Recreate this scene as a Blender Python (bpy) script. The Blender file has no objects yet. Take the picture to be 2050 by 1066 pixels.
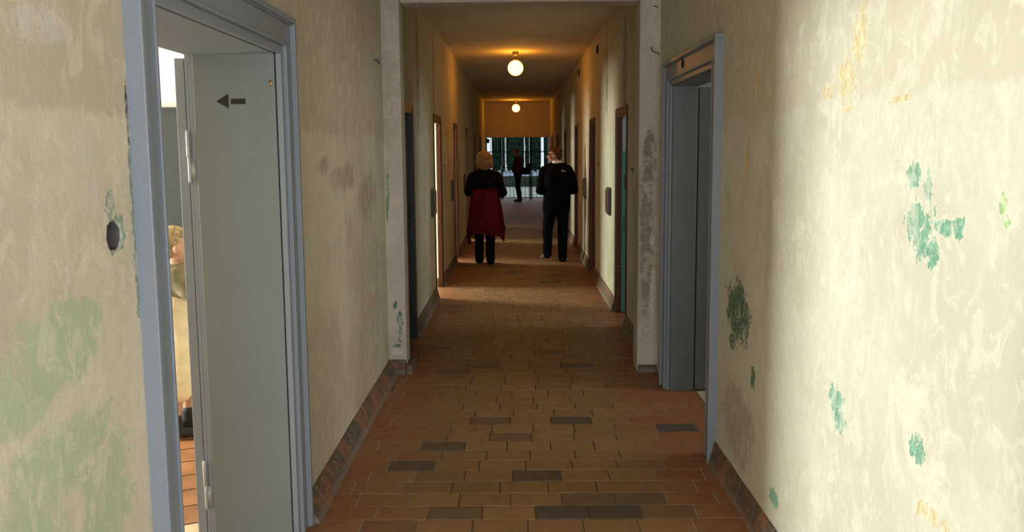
import bpy, bmesh, math, random
from mathutils import Vector, Matrix, noise
random.seed(7)
PI = math.pi
SC = bpy.context.scene
COL = SC.collection

# ---------------------------------------------------------------- helpers
class MB:
    def __init__(s): s.bm = bmesh.new()
    def box(s, x0, x1, y0, y1, z0, z1):
        v = [s.bm.verts.new((x, y, z)) for x in (min(x0,x1), max(x0,x1)) for y in (min(y0,y1), max(y0,y1)) for z in (min(z0,z1), max(z0,z1))]
        for f in ((0,1,3,2),(4,6,7,5),(0,4,5,1),(2,3,7,6),(0,2,6,4),(1,5,7,3)):
            s.bm.faces.new([v[i] for i in f])
        return s
    def poly(s, pts): s.bm.faces.new([s.bm.verts.new(p) for p in pts]); return s
    def prism(s, pts, d):
        """closed prism: polygon pts (3-D) extruded by vector d"""
        a = [s.bm.verts.new(p) for p in pts]; b = [s.bm.verts.new(Vector(p)+Vector(d)) for p in pts]
        n = len(pts)
        s.bm.faces.new(a); s.bm.faces.new(b[::-1])
        for i in range(n): s.bm.faces.new([a[i], b[i], b[(i+1)%n], a[(i+1)%n]])
        return s
    def rings(s, rings, cap=True):
        R = [[s.bm.verts.new(p) for p in r] for r in rings]
        n = len(R[0])
        for a, b in zip(R, R[1:]):
            for i in range(n): s.bm.faces.new([a[i], a[(i+1)%n], b[(i+1)%n], b[i]])
        if cap: s.bm.faces.new(R[0][::-1]); s.bm.faces.new(R[-1])
        return s
    def capsule(s, p0, r0, p1, r1, n=14, m=4):
        p0, p1 = Vector(p0), Vector(p1); d = p1-p0
        if d.length < 1e-6: d = Vector((0,0,1e-4))
        q = d.normalized(); u = q.orthogonal().normalized(); w = q.cross(u)
        st = []
        for k in range(m+1):
            a = -PI/2*(1-k/m)*.97; st.append((p0+q*(r0*math.sin(a)), r0*math.cos(a)))
        for k in range(m+1):
            a = PI/2*(k/m)*.97; st.append((p1+q*(r1*math.sin(a)), r1*math.cos(a)))
        s.rings([[c+u*(r*math.cos(2*PI*i/n))+w*(r*math.sin(2*PI*i/n)) for i in range(n)] for c, r in st])
        return s
    def chain(s, pts):
        for (a, ra), (b, rb) in zip(pts, pts[1:]): s.capsule(a, ra, b, rb)
        return s
    def ell(s, c, r, rot=None, n=20, m=12):
        c = Vector(c); rot = rot or Matrix.Identity(3); rr = []
        for k in range(m+1):
            a = -PI/2+PI*k/m; a *= .985
            rr.append([c+rot@Vector((r[0]*math.cos(a)*math.cos(2*PI*i/n), r[1]*math.cos(a)*math.sin(2*PI*i/n), r[2]*math.sin(a))) for i in range(n)])
        return s.rings(rr)
    def loft(s, secs, n=28, pw=2.0):
        """secs: (cx,cy,cz,rx,ry)"""
        def f(t, p): return math.copysign(abs(t)**(2/p), t)
        return s.rings([[Vector((cx+rx*f(math.cos(2*PI*i/n), pw), cy+ry*f(math.sin(2*PI*i/n), pw), cz)) for i in range(n)] for cx, cy, cz, rx, ry in secs])
    def tube(s, pts, r, n=8):
        pts = [Vector(p) for p in pts]; rr = []
        for i, p in enumerate(pts):
            t = (pts[min(i+1, len(pts)-1)]-pts[max(i-1, 0)]).normalized()
            u = t.cross(Vector((.31,.77,.55))).normalized(); w = t.cross(u)
            rr.append([p+u*(r*math.cos(2*PI*k/n))+w*(r*math.sin(2*PI*k/n)) for k in range(n)])
        return s.rings(rr)
    def lathe(s, c, prof, n=32):
        c = Vector(c)
        return s.rings([[c+Vector((r*math.cos(2*PI*i/n), r*math.sin(2*PI*i/n), z)) for i in range(n)] for r, z in prof])
    def build(s, name, mat, parent=None, smooth=False, bevel=0):
        bmesh.ops.recalc_face_normals(s.bm, faces=s.bm.faces)
        me = bpy.data.meshes.new(name); s.bm.to_mesh(me); s.bm.free()
        o = bpy.data.objects.new(name, me); COL.objects.link(o)
        if mat: me.materials.append(mat)
        if parent: o.parent = parent
        if smooth:
            for p in me.polygons: p.use_smooth = True
        if bevel:
            b = o.modifiers.new('bevel', 'BEVEL'); b.width = bevel; b.segments = 2; b.limit_method = 'ANGLE'; b.angle_limit = .6
        return o
    def organic(s, name, mat, parent=None, voxel=.01, it=6, wob=0, wscale=9, loc=None):
        """fuse every overlapping piece into one continuous smooth skin"""
        bmesh.ops.recalc_face_normals(s.bm, faces=s.bm.faces)
        me = bpy.data.meshes.new(name+'_raw'); s.bm.to_mesh(me); s.bm.free()
        t = bpy.data.objects.new(name+'_raw', me); COL.objects.link(t)
        r = t.modifiers.new('r', 'REMESH'); r.mode = 'VOXEL'; r.voxel_size = voxel; r.use_smooth_shade = True
        k = t.modifiers.new('s', 'SMOOTH'); k.factor = .5; k.iterations = it
        dg = bpy.context.evaluated_depsgraph_get(); dg.update()
        nm = bpy.data.meshes.new_from_object(t.evaluated_get(dg), depsgraph=dg)
        bpy.data.objects.remove(t); bpy.data.meshes.remove(me)
        nm.name = name
        if wob:
            for v in nm.vertices:
                p = v.co*wscale
                v.co = v.co+v.normal*(wob*(noise.noise(p)+.5*noise.noise(p*2.3)))
        nm.materials.clear(); nm.materials.append(mat)
        for p in nm.polygons: p.use_smooth = True
        o = bpy.data.objects.new(name, nm); COL.objects.link(o)
        if parent: o.parent = parent
        return o

def tag(o, label=None, cat=None, group=None, kind=None):
    if label: o['label'] = label
    if cat: o['category'] = cat
    if group: o['group'] = group
    if kind: o['kind'] = kind
    return o
def empty(name, loc=(0,0,0), rz=0):
    o = bpy.data.objects.new(name, None); COL.objects.link(o); o.location = loc; o.rotation_euler = (0,0,rz); return o
def copy_tree(o, parent=None):
    c = o.copy(); COL.objects.link(c)
    if parent: c.parent = parent
    for ch in list(o.children): copy_tree(ch, c)
    return c
def S(o, label, cat): return tag(o, label, cat, kind='structure')

# ---------------------------------------------------------------- materials
class NT:
    def __init__(s, name):
        s.m = bpy.data.materials.new(name); s.m.use_nodes = True; s.t = s.m.node_tree
        s.b = s.t.nodes['Principled BSDF']; s.t.nodes['Principled BSDF'].inputs['Specular IOR Level'].default_value = .3
        s.tc = s.n('ShaderNodeTexCoord').outputs['Object']
    def n(s, typ, **k):
        x = s.t.nodes.new(typ)
        for a, v in k.items(): setattr(x, a, v)
        return x
    def put(s, sock, v):
        if isinstance(v, (int, float)): sock.default_value = v
        elif isinstance(v, (tuple, list)): sock.default_value = tuple(v)+((1,) if len(v) == 3 and len(sock.default_value) == 4 else ())
        else: s.t.links.new(v, sock)
    def noise(s, scale, detail=4, rough=.55, vec=None, dist=0):
        x = s.n('ShaderNodeTexNoise'); x.inputs['Scale'].default_value = scale; x.inputs['Detail'].default_value = detail
        x.inputs['Roughness'].default_value = rough; x.inputs['Distortion'].default_value = dist
        s.put(x.inputs['Vector'], vec if vec is not None else s.tc); return x.outputs['Fac']
    def scaled(s, sc):
        x = s.n('ShaderNodeMapping'); s.put(x.inputs['Vector'], s.tc); x.inputs['Scale'].default_value = sc; return x.outputs['Vector']
    def math(s, op, a, b=0, c=0):
        x = s.n('ShaderNodeMath', operation=op); s.put(x.inputs[0], a); s.put(x.inputs[1], b)
        if op == 'MULTIPLY_ADD': s.put(x.inputs[2], c)
        return x.outputs[0]
    def ramp(s, v, lo, hi, a=0., b=1.):
        x = s.n('ShaderNodeMapRange', interpolation_type='SMOOTHSTEP'); s.put(x.inputs[0], v)
        for i, q in enumerate((lo, hi, a, b)): s.put(x.inputs[i+1], q)
        return x.outputs[0]
    def mix(s, f, a, b):
        x = s.n('ShaderNodeMix', data_type='RGBA'); s.put(x.inputs[0], f); s.put(x.inputs[6], a); s.put(x.inputs[7], b); return x.outputs[2]
    def sep(s):
        x = s.n('ShaderNodeSeparateXYZ'); s.put(x.inputs[0], s.tc); return x.outputs
    def bump(s, h, st=.3, d=.01):
        x = s.n('ShaderNodeBump'); x.inputs['Strength'].default_value = st; x.inputs['Distance'].default_value = d
        s.put(x.inputs['Height'], h); s.t.links.new(x.outputs[0], s.b.inputs['Normal'])
    def done(s, col, rough=.6, metal=0):
        s.put(s.b.inputs['Base Color'], col); s.put(s.b.inputs['Roughness'], rough); s.b.inputs['Metallic'].default_value = metal
        return s.m

def flat(name, col, rough=.6, metal=0, var=.12, scale=12, bump=.0, bscale=60):
    t = NT(name)
    if max(col) < .14 and bump: t.b.inputs['Specular IOR Level'].default_value = 0; rough = 1
    d = tuple(c*(1-var) for c in col); l = tuple(min(1, c*(1+var)) for c in col)
    c = t.mix(t.ramp(t.noise(scale), .3, .7), d, l)
    if bump: t.bump(t.noise(bscale, 3), bump, .004)
    return t.done(c, rough, metal)

def plaster(name, low, high, zline, axis, patches=(), cloud=(.86, 1.0), pale=None, palecov=.58, streak=.25, dirt=(.33,.28,.2), grey=None):
    """worn lime plaster: a lower and an upper coat of paint, clouds, peeled patches of older paint"""
    t = NT(name); x, y, z = t.sep(); a = (x, y)[axis]
    n1 = t.noise(1.6, 6, .6); n2 = t.noise(7, 6, .66, dist=.4); n3 = t.noise(45, 4, .6)
    ns = t.noise(4, 6, .6, t.scaled((1, 1, .18)))
    n2c = t.math('SUBTRACT', n2, .5); n1c = t.math('SUBTRACT', n1, .5)
    zz = t.math('MULTIPLY_ADD', n2c, .10, z)
    c = t.mix(t.ramp(zz, zline-.012, zline+.012), low, high)
    drk = tuple(v*cloud[0] for v in low)
    c = t.mix(t.ramp(n1, .42, .62, 0, .7), c, tuple(v*cloud[0] for v in high))
    c = t.mix(t.ramp(ns, .5, .75, 0, streak*2), c, dirt)
    c = t.mix(t.ramp(n3, .35, .75, 0, .25), c, tuple(v*.8 for v in low))
    if pale:
        pm = t.math('MULTIPLY', t.ramp(t.noise(3.1, 9, .68, dist=.8), palecov, palecov+.12), .6)
        c = t.mix(pm, c, pale)
    if grey:
        gm = t.math('MULTIPLY', t.ramp(t.noise(2.3, 9, .7, t.scaled((1.3,1.3,.8)), dist=.6), .56, .66), .6)
        c = t.mix(gm, c, grey)
    pn = t.math('SUBTRACT', t.noise(24, 5, .7, dist=.5), .5); pf = t.math('SUBTRACT', t.noise(75, 3, .65, t.scaled((1,1,.7))), .5)
    hol = t.noise(38, 4, .7, t.scaled((1,1,.8)), dist=1.2); hol2 = t.noise(13, 6, .72, t.scaled((1,1.3,.6)), dist=1.0); rim = tuple(min(1, v*1.12) for v in low)
    for col, ca, cz, ra, rz, ro, *so in patches:
        sf = so[0] if so else 0
        da = t.math('MULTIPLY', t.math('SUBTRACT', a, ca), 1/ra); dz = t.math('MULTIPLY', t.math('SUBTRACT', z, cz), 1/rz)
        d = t.math('SQRT', t.math('ADD', t.math('MULTIPLY', da, da), t.math('MULTIPLY', dz, dz)))
        d = t.math('MULTIPLY_ADD', n2c, ro*.9, d)
        d = t.math('MULTIPLY_ADD', pn, ro*(1.1 if not sf else .5), d)
        d = t.math('MULTIPLY_ADD', pf, ro*(.9 if not sf else .5), d)
        if sf:
            c = t.mix(t.math('MULTIPLY', t.ramp(d, .90-sf, 1.0+sf*.3, .9, 0), t.ramp(hol2, .30, .50, .2, 1)), c, col)
        else:
            c = t.mix(t.ramp(d, 1.0, 1.22, .45, 0), c, rim)
            k = t.math('MULTIPLY', t.ramp(d, .90, .98, 1, 0), t.ramp(hol, .36, .41))
            c = t.mix(k, c, t.mix(t.ramp(pf, -.12, .15), tuple(v*.82 for v in col), tuple(min(1, v*1.15+.02) for v in col)))
    m1 = t.noise(11, 6, .72, t.scaled((1,1.2,.8)), dist=.9); m2 = t.noise(19, 5, .7, t.scaled((1,.8,1.3)), dist=1.4)
    c = t.mix(t.ramp(m1, .50, .60, 0, .5), c, tuple(min(1, v*1.10+.01) for v in low))
    c = t.mix(t.ramp(m2, .55, .66, 0, .45), c, tuple(v*q for v, q in zip(low, (.86,.85,.80))))
    sp = t.noise(60, 5, .7, t.scaled((1,1,.6))); c = t.mix(t.ramp(sp, .66, .72, 0, .5), c, tuple(v*.62 for v in low))
    scr = t.noise(30, 4, .6, t.scaled((1,1.4,.25)), dist=1.5)
    c = t.mix(t.ramp(scr, .60, .72, 0, .22), c, dirt)
    t.bump(t.math('ADD', t.math('MULTIPLY', n3, .35), n2), .35, .012)
    return t.done(c, .82)

PG = (.20, .42, .30); DG = (.10, .20, .13); OR = (.70, .585, .34); LG = (.42, .58, .28)
right_patches = [
 (DG,3.82,.853,.20,.15,1.3),(DG,3.90,.70,.07,.04,1.5),
 (PG,2.11,1.40,.075,.062,2.2),(PG,2.044,1.345,.03,.045,1.6),(PG,2.0,1.41,.05,.022,1.7),(PG,1.93,1.412,.03,.028,1.5),
 (PG,2.155,1.53,.038,.036,1.4),(PG,2.085,1.50,.02,.04,1.9),
 (PG,2.62,.80,.06,.045,2.0),(PG,2.57,.745,.06,.04,2.0),(PG,2.07,.842,.045,.034,1.6),
 (LG,1.76,1.48,.014,.022,1.4),(LG,1.745,1.445,.016,.018,1.4),(PG,3.22,.225,.07,.04,1.6),
 (OR,2.53,1.93,.055,.085,2.0),(OR,2.62,1.80,.075,.055,2.2),(OR,2.79,1.775,.055,.022,2.0),(OR,2.25,1.724,.06,.012,1.8),(OR,2.6,1.715,.045,.009,1.6),
 (OR,3.6,1.90,.035,.11,2.4),(OR,3.72,1.55,.03,.10,2.4),(OR,1.98,.70,.07,.02,2.4),(DG,3.55,.62,.03,.05,2.3),((.44,.40,.35),3.78,.34,.28,.20,1.2,.15)]
LGP = (.45, .535, .335)
left_patches = [
 (LGP,1.69,1.215,.19,.10,1.3,.12),(LGP,1.78,1.24,.10,.06,1.5,.1),(LGP,1.52,1.13,.12,.06,1.6,.25),(LGP,1.66,.98,.22,.09,2.2,.35),(LGP,1.50,.86,.2,.12,2.2,.4),(LGP,1.85,.84,.12,.18,2.6,.4),(LGP,1.70,.72,.2,.10,2.2,.4),
 ((.66,.62,.53),1.69,1.85,.11,.045,1.8,.15),((.66,.62,.53),1.83,1.62,.03,.05,1.8,.2),((.66,.62,.53),1.86,1.50,.02,.05,1.8,.2),
 ((.33,.42,.32),1.945,1.412,.050,.048,1.5),((.33,.40,.30),1.925,1.475,.022,.03,2.4),((.30,.35,.31),2.045,1.50,.012,.35,2.2),((.08,.09,.10),2.042,1.70,.010,.075,1.2),
 ((.42,.36,.26),4.6,1.46,.35,.09,2.2,.3),((.40,.34,.25),5.3,1.32,.30,.16,2.2,.4),((.42,.36,.27),4.1,1.53,.12,.05,2,.3)]
portal_patches = [
 ((.45,.40,.33),.94,.95,.12,.74,1.0,.1), ((.13,.26,.18),-.905,1.32,.013,.13,1.2,.05),((.13,.26,.18),-.912,1.18,.008,.10,1.4,.05),((.13,.24,.18),-.87,.50,.02,.03,2.2),((.14,.24,.2),-.84,.36,.016,.12,2.4),((.13,.22,.18),-.86,.20,.03,.02,2.0),((.66,.64,.55),-.86,.155,.05,.03,1.6),
 ((.29,.245,.17),.925,1.02,.05,.62,1.4,.08),((.25,.22,.16),.945,1.55,.05,.20,1.6,.1),((.27,.19,.09),.965,.75,.016,.3,1.6,.1),((.62,.58,.5),.965,.95,.018,.04,1.2),((.60,.57,.5),.975,.55,.022,.22,1.6),((.58,.54,.47),.93,.28,.05,.10,1.6)]
M = {}
M['plaster_left'] = plaster('worn_plaster_left', (.68,.62,.475), (.58,.50,.375), 1.69, 1, left_patches, (.88,1), pale=(.70,.66,.57), palecov=.62, streak=.12, grey=(.52,.50,.42))
M['plaster_right'] = plaster('worn_plaster_right', (.665,.68,.57), (.63,.60,.47), 1.74, 1, right_patches, (.90,1), pale=(.80,.78,.68), palecov=.55, streak=.10, dirt=(.48,.42,.28), grey=(.55,.545,.46))
M['plaster_far'] = plaster('worn_plaster_passage', (.62,.585,.45), (.54,.48,.345), 1.75, 1, [((.26,.25,.20),7.7,2.30,.16,.55,1.2),((.30,.24,.14),9.2,2.4,.12,.5,1.6)], (.85,1), pale=(.70,.67,.53), palecov=.63, streak=.16)
M['plaster_portal'] = plaster('worn_plaster_portal', (.64,.58,.50), (.60,.54,.46), 1.75, 0, portal_patches, (.86,1), pale=(.62,.57,.5), palecov=.64, streak=.12)
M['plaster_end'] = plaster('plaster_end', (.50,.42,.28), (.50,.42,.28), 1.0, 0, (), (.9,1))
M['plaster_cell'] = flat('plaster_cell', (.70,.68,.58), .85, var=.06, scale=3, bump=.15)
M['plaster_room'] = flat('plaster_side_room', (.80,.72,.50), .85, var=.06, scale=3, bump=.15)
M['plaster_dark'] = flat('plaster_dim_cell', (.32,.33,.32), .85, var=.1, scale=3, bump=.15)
M['ceiling'] = flat('ceiling_plaster', (.56,.50,.40), .9, var=.07, scale=2, bump=.2, bscale=30)

def paint(name, col, rough=.42, chips=(.75,.76,.70), chipcov=.72, dirt=.12):
    t = NT(name); n = t.noise(3, 5); f = t.noise(26, 6, .7); st = t.noise(22, 5, .6, t.scaled((1,1,.06)))
    c = t.mix(t.ramp(n, .3, .7, 0, dirt*3), col, tuple(v*.85 for v in col))
    c = t.mix(t.ramp(st, .55, .8, 0, .25), c, tuple(min(1, v*1.18) for v in col))
    c = t.mix(t.ramp(f, chipcov, chipcov+.02), c, chips)
    t.bump(t.math('ADD', st, t.math('MULTIPLY', f, .4)), .22, .004)
    return t.done(c, rough)
M['bluegrey'] = paint('blue_grey_gloss_paint', (.25,.285,.325), .38)
M['bluegrey_panel'] = paint('grey_panel_paint', (.20,.24,.245), .42, chipcov=.74)
M['greydark'] = paint('grey_door_paint', (.118,.126,.132), .45)
M['brown'] = paint('brown_door_paint', (.075,.030,.016), .45, (.20,.14,.09), .70)
M['brown_leaf'] = paint('red_brown_door_leaf', (.16,.045,.017), .40, (.40,.33,.24), .64)
M['darkgreen'] = paint('dark_green_door', (.035,.045,.045), .35, (.25,.28,.28), .70)
M['teal'] = paint('teal_door_paint', (.09,.26,.22), .4, (.55,.55,.48), .66)
M['palegrey'] = paint('pale_grey_paint', (.40,.44,.45), .5, (.6,.6,.55), .7)
M['iron'] = flat('dark_iron', (.03,.03,.032), .5, .6)
M['steel'] = flat('painted_hinge', (.42,.45,.43), .4, .2)
M['sleeve'] = flat('shaded_pipe_hole', (.13,.105,.11), .5)  # shade inside the hole put into the colour, with its pinkish light
M['black'] = flat('matt_black', (.018,.02,.017), .6, var=.05)
M['grate'] = flat('black_gate_paint', (.012,.014,.014), .45, .3)
M['brass'] = flat('aged_brass', (.30,.20,.08), .4, .8)
M['panelgrey'] = flat('grey_laminate', (.085,.085,.065), .5)
M['paneltan'] = flat('tan_laminate', (.24,.17,.09), .5)
M['panelred'] = flat('dark_red_laminate', (.09,.035,.022), .5)
M['board'] = flat('slate_grey_board', (.02,.024,.02), .6, var=.1, scale=2)
M['concrete'] = flat('courtyard_concrete', (.36,.40,.37), .9, var=.1, scale=1)
M['lowwall'] = flat('dark_mossy_stone', (.035,.05,.03), .9, var=.3, scale=3)
M['bluepave'] = flat('bluish_paving', (.30,.38,.52), .8, var=.08, scale=1)
M['foliage'] = flat('dark_hedge_leaves', (.011,.026,.015), .8, var=.6, scale=5, bump=.6, bscale=12)
M['bark'] = flat('dark_bark', (.03,.022,.016), .9, var=.3)
M['column'] = flat('blue_black_column', (.014,.02,.03), .5)
# terracotta: plinths
def terracotta():
    t = NT('terracotta_plinth'); x, y, z = t.sep(); n = t.noise(5, 8, .7, dist=.6); f = t.noise(24, 5, .7)
    c = t.mix(t.ramp(n, .40, .56), (.30,.135,.07), (.13,.105,.075))
    c = t.mix(t.ramp(f, .56, .70, 0, .7), c, (.38,.36,.30))
    c = t.mix(t.ramp(t.math('MULTIPLY_ADD', n, -.06, z), -.02, .012, .4, 0), c, (.34,.31,.26))
    j = t.math('FRACT', t.math('MULTIPLY', y, 1/.245)); j = t.math('MINIMUM', j, t.math('SUBTRACT', 1, j))
    c = t.mix(t.ramp(j, .008, .02, .7, 0), c, (.36,.33,.28))
    t.bump(t.math('ADD', n, t.math('MULTIPLY', f, .5)), .5, .012)
    return t.done(c, .75)
M['terra'] = terracotta()
def tiles():
    t = NT('worn_clay_tiles'); x, y, z = t.sep()
    at = t.n('ShaderNodeAttribute', attribute_name='tile'); sp = t.n('ShaderNodeSeparateColor'); t.t.links.new(at.outputs['Color'], sp.inputs[0])
    r, dk, r2 = sp.outputs
    n = t.noise(14, 6, .65); f = t.noise(70, 3, .6)
    wear = t.ramp(t.math('ABSOLUTE', t.math('SUBTRACT', x, .06)), .42, .86)
    c = t.mix(r, (.295,.172,.078), (.345,.208,.094))
    c = t.mix(t.ramp(r2, .6, 1, 0, .2), c, (.33,.16,.08))
    c = t.mix(t.math('MULTIPLY', wear, t.math('MULTIPLY_ADD', r2, .5, .4)), c, (.33,.11,.05))
    c = t.mix(dk, c, (.105,.085,.065))
    c = t.mix(t.ramp(n, .5, .75, 0, .45), c, (.16,.10,.06))
    c = t.mix(t.ramp(f, .6, .8, 0, .3), c, (.40,.33,.24))
    t.bump(t.math('ADD', n, t.math('MULTIPLY', f, .5)), .25, .006)
    return t.done(c, t.ramp(n, .3, .7, .42, .62))
M['tile'] = tiles()
def grout():
    t = NT('tile_joints'); x, y, z = t.sep()
    w = t.ramp(t.math('ABSOLUTE', t.math('SUBTRACT', x, .06)), .35, .8)
    return t.done(t.mix(w, (.155,.10,.06), (.50,.44,.36)), .9)
M['grout'] = grout()
M['roomtile'] = flat('orange_room_tiles', (.25,.11,.045), .5, var=.25, scale=5)
M['roomgrout'] = flat('room_tile_joints', (.55,.40,.24), .8)
# people
M['skin'] = flat('skin', (.46,.27,.18), .5, var=.05, scale=20)
M['skin_red'] = flat('ruddy_skin', (.55,.24,.17), .5, var=.08, scale=20)
M['blond'] = flat('blond_hair', (.34,.20,.08), .55, var=.25, scale=60, bump=.7, bscale=90)
M['brownhair'] = flat('brown_hair', (.10,.052,.03), .55, var=.4, scale=40, bump=.7, bscale=90)
M['ginger'] = flat('short_ginger_hair', (.22,.09,.045), .6, var=.4, scale=40, bump=.5, bscale=90)
M['sandy'] = flat('sandy_hair', (.30,.22,.12), .6, var=.4, scale=40, bump=.5, bscale=90)
M['blackcloth'] = flat('black_fabric', (.012,.012,.012), .8, var=.3, scale=15, bump=.4, bscale=35)
M['jacket'] = flat('black_jacket', (.008,.0075,.008), .65, var=.25, scale=10, bump=.4, bscale=25)
M['jeans'] = flat('dark_jeans', (.009,.010,.0115), .8, var=.3, scale=15, bump=.3, bscale=60)
M['red'] = flat('dark_red_fleece', (.135,.012,.018), .85, var=.3, scale=10, bump=.4, bscale=40)
M['maroon'] = flat('maroon_shirt', (.10,.022,.018), .8, var=.35, scale=8, bump=.3)
M['white'] = flat('white_cotton', (.75,.74,.68), .8, var=.05)
M['patchgrey'] = flat('pale_grey_print', (.42,.42,.40), .7, var=.05)
M['olive'] = flat('olive_cotton', (.17,.15,.08), .8, var=.25, scale=14, bump=.4, bscale=25)
M['cream'] = flat('cream_cotton', (.72,.62,.40), .8, var=.12, scale=10, bump=.4, bscale=20)
M['shoe'] = flat('grey_shoe', (.17,.15,.14), .6)
M['brownshoe'] = flat('brown_shoe', (.08,.04,.03), .5)
M['darkshoe'] = flat('dark_shoe', (.02,.022,.022), .6)
M['eye'] = flat('eye', (.6,.58,.52), .3, var=.02)
def globe_mat():
    t = NT('lit_opal_glass'); e = t.b.inputs
    e['Base Color'].default_value = (.9,.8,.6,1); e['Emission Color'].default_value = (1,.37,.026,1); e['Emission Strength'].default_value = 32; return t.m
M['globe'] = globe_mat()

# ---------------------------------------------------------------- the setting
XL, XR = -.925, 1.008          # near walls
NL, NR = -.87, .98             # passage walls
BLX = -1.285                   # room-side face of the near left wall
PORT0, PORT1 = 6.0, 6.2
ENDY = 24.8
CEIL = 2.94

def wall_x(name, xf, xb, y0, y1, z1, openings, mat, label, extra=None):
    m = MB(); y = y0
    for a, b, h in sorted(openings):
        m.box(xf, xb, y, a, -.05, z1); m.box(xf, xb, a, b, h, z1); y = b
    m.box(xf, xb, y, y1, -.05, z1)
    if extra: extra(m)
    return S(m.build(name, mat), label, 'wall')

# near left wall with the round pipe hole
def left_wall():
    m = MB(); hy, hz, hr = 1.943, 1.41, .033; a0, a1, c0, c1 = 1.80, 2.10, 1.30, 1.52
    D0, D1, DH = 2.17, 3.385, 2.01
    m.box(XL, BLX, -3.2, a0, -.05, 3.0); m.box(XL, BLX, a1, D0, -.05, 3.0)
    m.box(XL, BLX, a0, a1, -.05, c0); m.box(XL, BLX, a0, a1, c1, 3.0)
    m.box(XL, BLX, D0, D1, DH, 3.0); m.box(XL, BLX, D1, PORT0+.1, -.05, 3.0)
    N = 48; sq = []; ci = []
    for i in range(N):
        t = 2*PI*i/N; k = 1/max(abs(math.cos(t)), abs(math.sin(t)))
        sq.append((hy+math.cos(t)*k*.5*(1), hz+math.sin(t)*k*.5)); 
        w = 1+.10*noise.noise(Vector((math.cos(t)*2, math.sin(t)*2, 3)))
        ci.append((hy+hr*w*math.cos(t), hz+hr*w*math.sin(t)))
    sq = [(min(max(y, a0), a1), min(max(z, c0), c1)) for y, z in sq]
    lip = [(hy+(y-hy)*1.22, hz+(z-hz)*1.22) for y, z in ci]
    rs = [[Vector((XL, y, z)) for y, z in sq], [Vector((XL, y, z)) for y, z in lip], [Vector((XL-.006, y, z)) for y, z in ci], [Vector((XL-.20, y, z)) for y, z in ci]]
    m.rings(rs[:3], cap=False)
    pb = MB(); pb.rings([[Vector((XL-.004, y, z)) for y, z in ci], [Vector((XL-.26, y, z)) for y, z in ci]], cap=False); pb.poly([Vector((XL-.26, y, z)) for y, z in ci])
    tag(pb.build('pipe_sleeve', M['sleeve'], smooth=True), 'dark round pipe hole through the left wall beside the blue grey door frame', 'pipe')
    return S(m.build('wall_left_near', M['plaster_left']), 'worn cream plaster wall on the left with pale green patches and a round pipe hole', 'wall')
left_wall()
wall_x('wall_right_near', XR, 1.17, -3.2, PORT0+.1, 3.0, [(-2.0, -.7, 2.3), (4.30, 5.52, 2.01)], M['plaster_right'], 'brightly lit worn cream plaster wall on the right with green paint flakes')
# portal between the near hall and the passage (slightly uneven arrises)
m = MB()
m.box(XL-.02, -.797, PORT0, PORT1, -.05, 3.0); m.box(.865, XR+.03, PORT0, PORT1, -.05, 3.0); m.box(-.797, .865, PORT0, PORT1, 2.612, 3.0)
S(m.build('wall_portal', M['plaster_portal'], bevel=.012), 'rectangular plaster portal where the corridor narrows', 'wall')
LD = [(6.38,7.22),(9.06,9.95),(11.99,12.70),(14.82,15.45),(17.79,18.4),(20.75,21.4)]
RD = [(7.48,8.32),(10.50,11.24),(13.43,14.05),(16.45,17.1),(19.5,20.2),(22.4,23.1)]
CW = .075
wall_x('wall_left_far', NL, NL-.045, PORT1-.05, ENDY+.1, 3.1, [(a+.015, b-.015, 1.93) for a, b in LD], M['plaster_far'], 'dim passage wall on the left with a row of cell doors')
wall_x('wall_right_far', NR, NR+.045, PORT1-.05, ENDY+.1, 3.1, [(a+.015, b-.015, 1.93) for a, b in RD], M['plaster_far'], 'passage wall on the right with cell doors and strips of daylight')
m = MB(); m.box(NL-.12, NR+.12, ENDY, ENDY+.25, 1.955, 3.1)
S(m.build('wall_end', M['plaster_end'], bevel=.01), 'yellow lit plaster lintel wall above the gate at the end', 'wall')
m = MB(); m.box(-1.2, -1.02, ENDY+.1, 27.55, -.05, 2.7); m.box(1.04, 1.22, ENDY+.1, 27.55, -.05, 2.7); m.box(-1.2,-.98,ENDY+.24,ENDY+.3,-.05,2.7); m.box(1.09,1.2,ENDY+.24,ENDY+.3,-.05,2.7)
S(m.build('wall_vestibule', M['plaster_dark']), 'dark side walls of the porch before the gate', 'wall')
# ceilings
m = MB(); m.box(-5.4, 3.2, -3.4, PORT0+.1, 3.0, 3.15)
S(m.build('ceiling_near', M['ceiling']), 'plaster ceiling of the near hall', 'ceiling')
m = MB(); m.box(-4.0, 4.0, PORT1-.1, ENDY+.1, CEIL, 3.1)
S(m.build('ceiling_far', M['ceiling']), 'plaster ceiling of the passage glowing orange round its lamps', 'ceiling')
m = MB(); m.box(-1.22, 1.24, ENDY+.2, 27.7, 2.7, 2.85)
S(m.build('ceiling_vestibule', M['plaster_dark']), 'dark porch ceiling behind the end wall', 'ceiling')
# hall end behind the camera: a wide doorway to daylight
m = MB(); m.box(XL-.4, -.75, -3.2, -3.0, -.05, 3.0); m.box(.85, XR+.2, -3.2, -3.0, -.05, 3.0); m.box(-.75, .85, -3.2, -3.0, 2.3, 3.0)
S(m.build('wall_back', M['plaster_left']), 'wall at the open entrance behind the viewer', 'wall')
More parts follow.
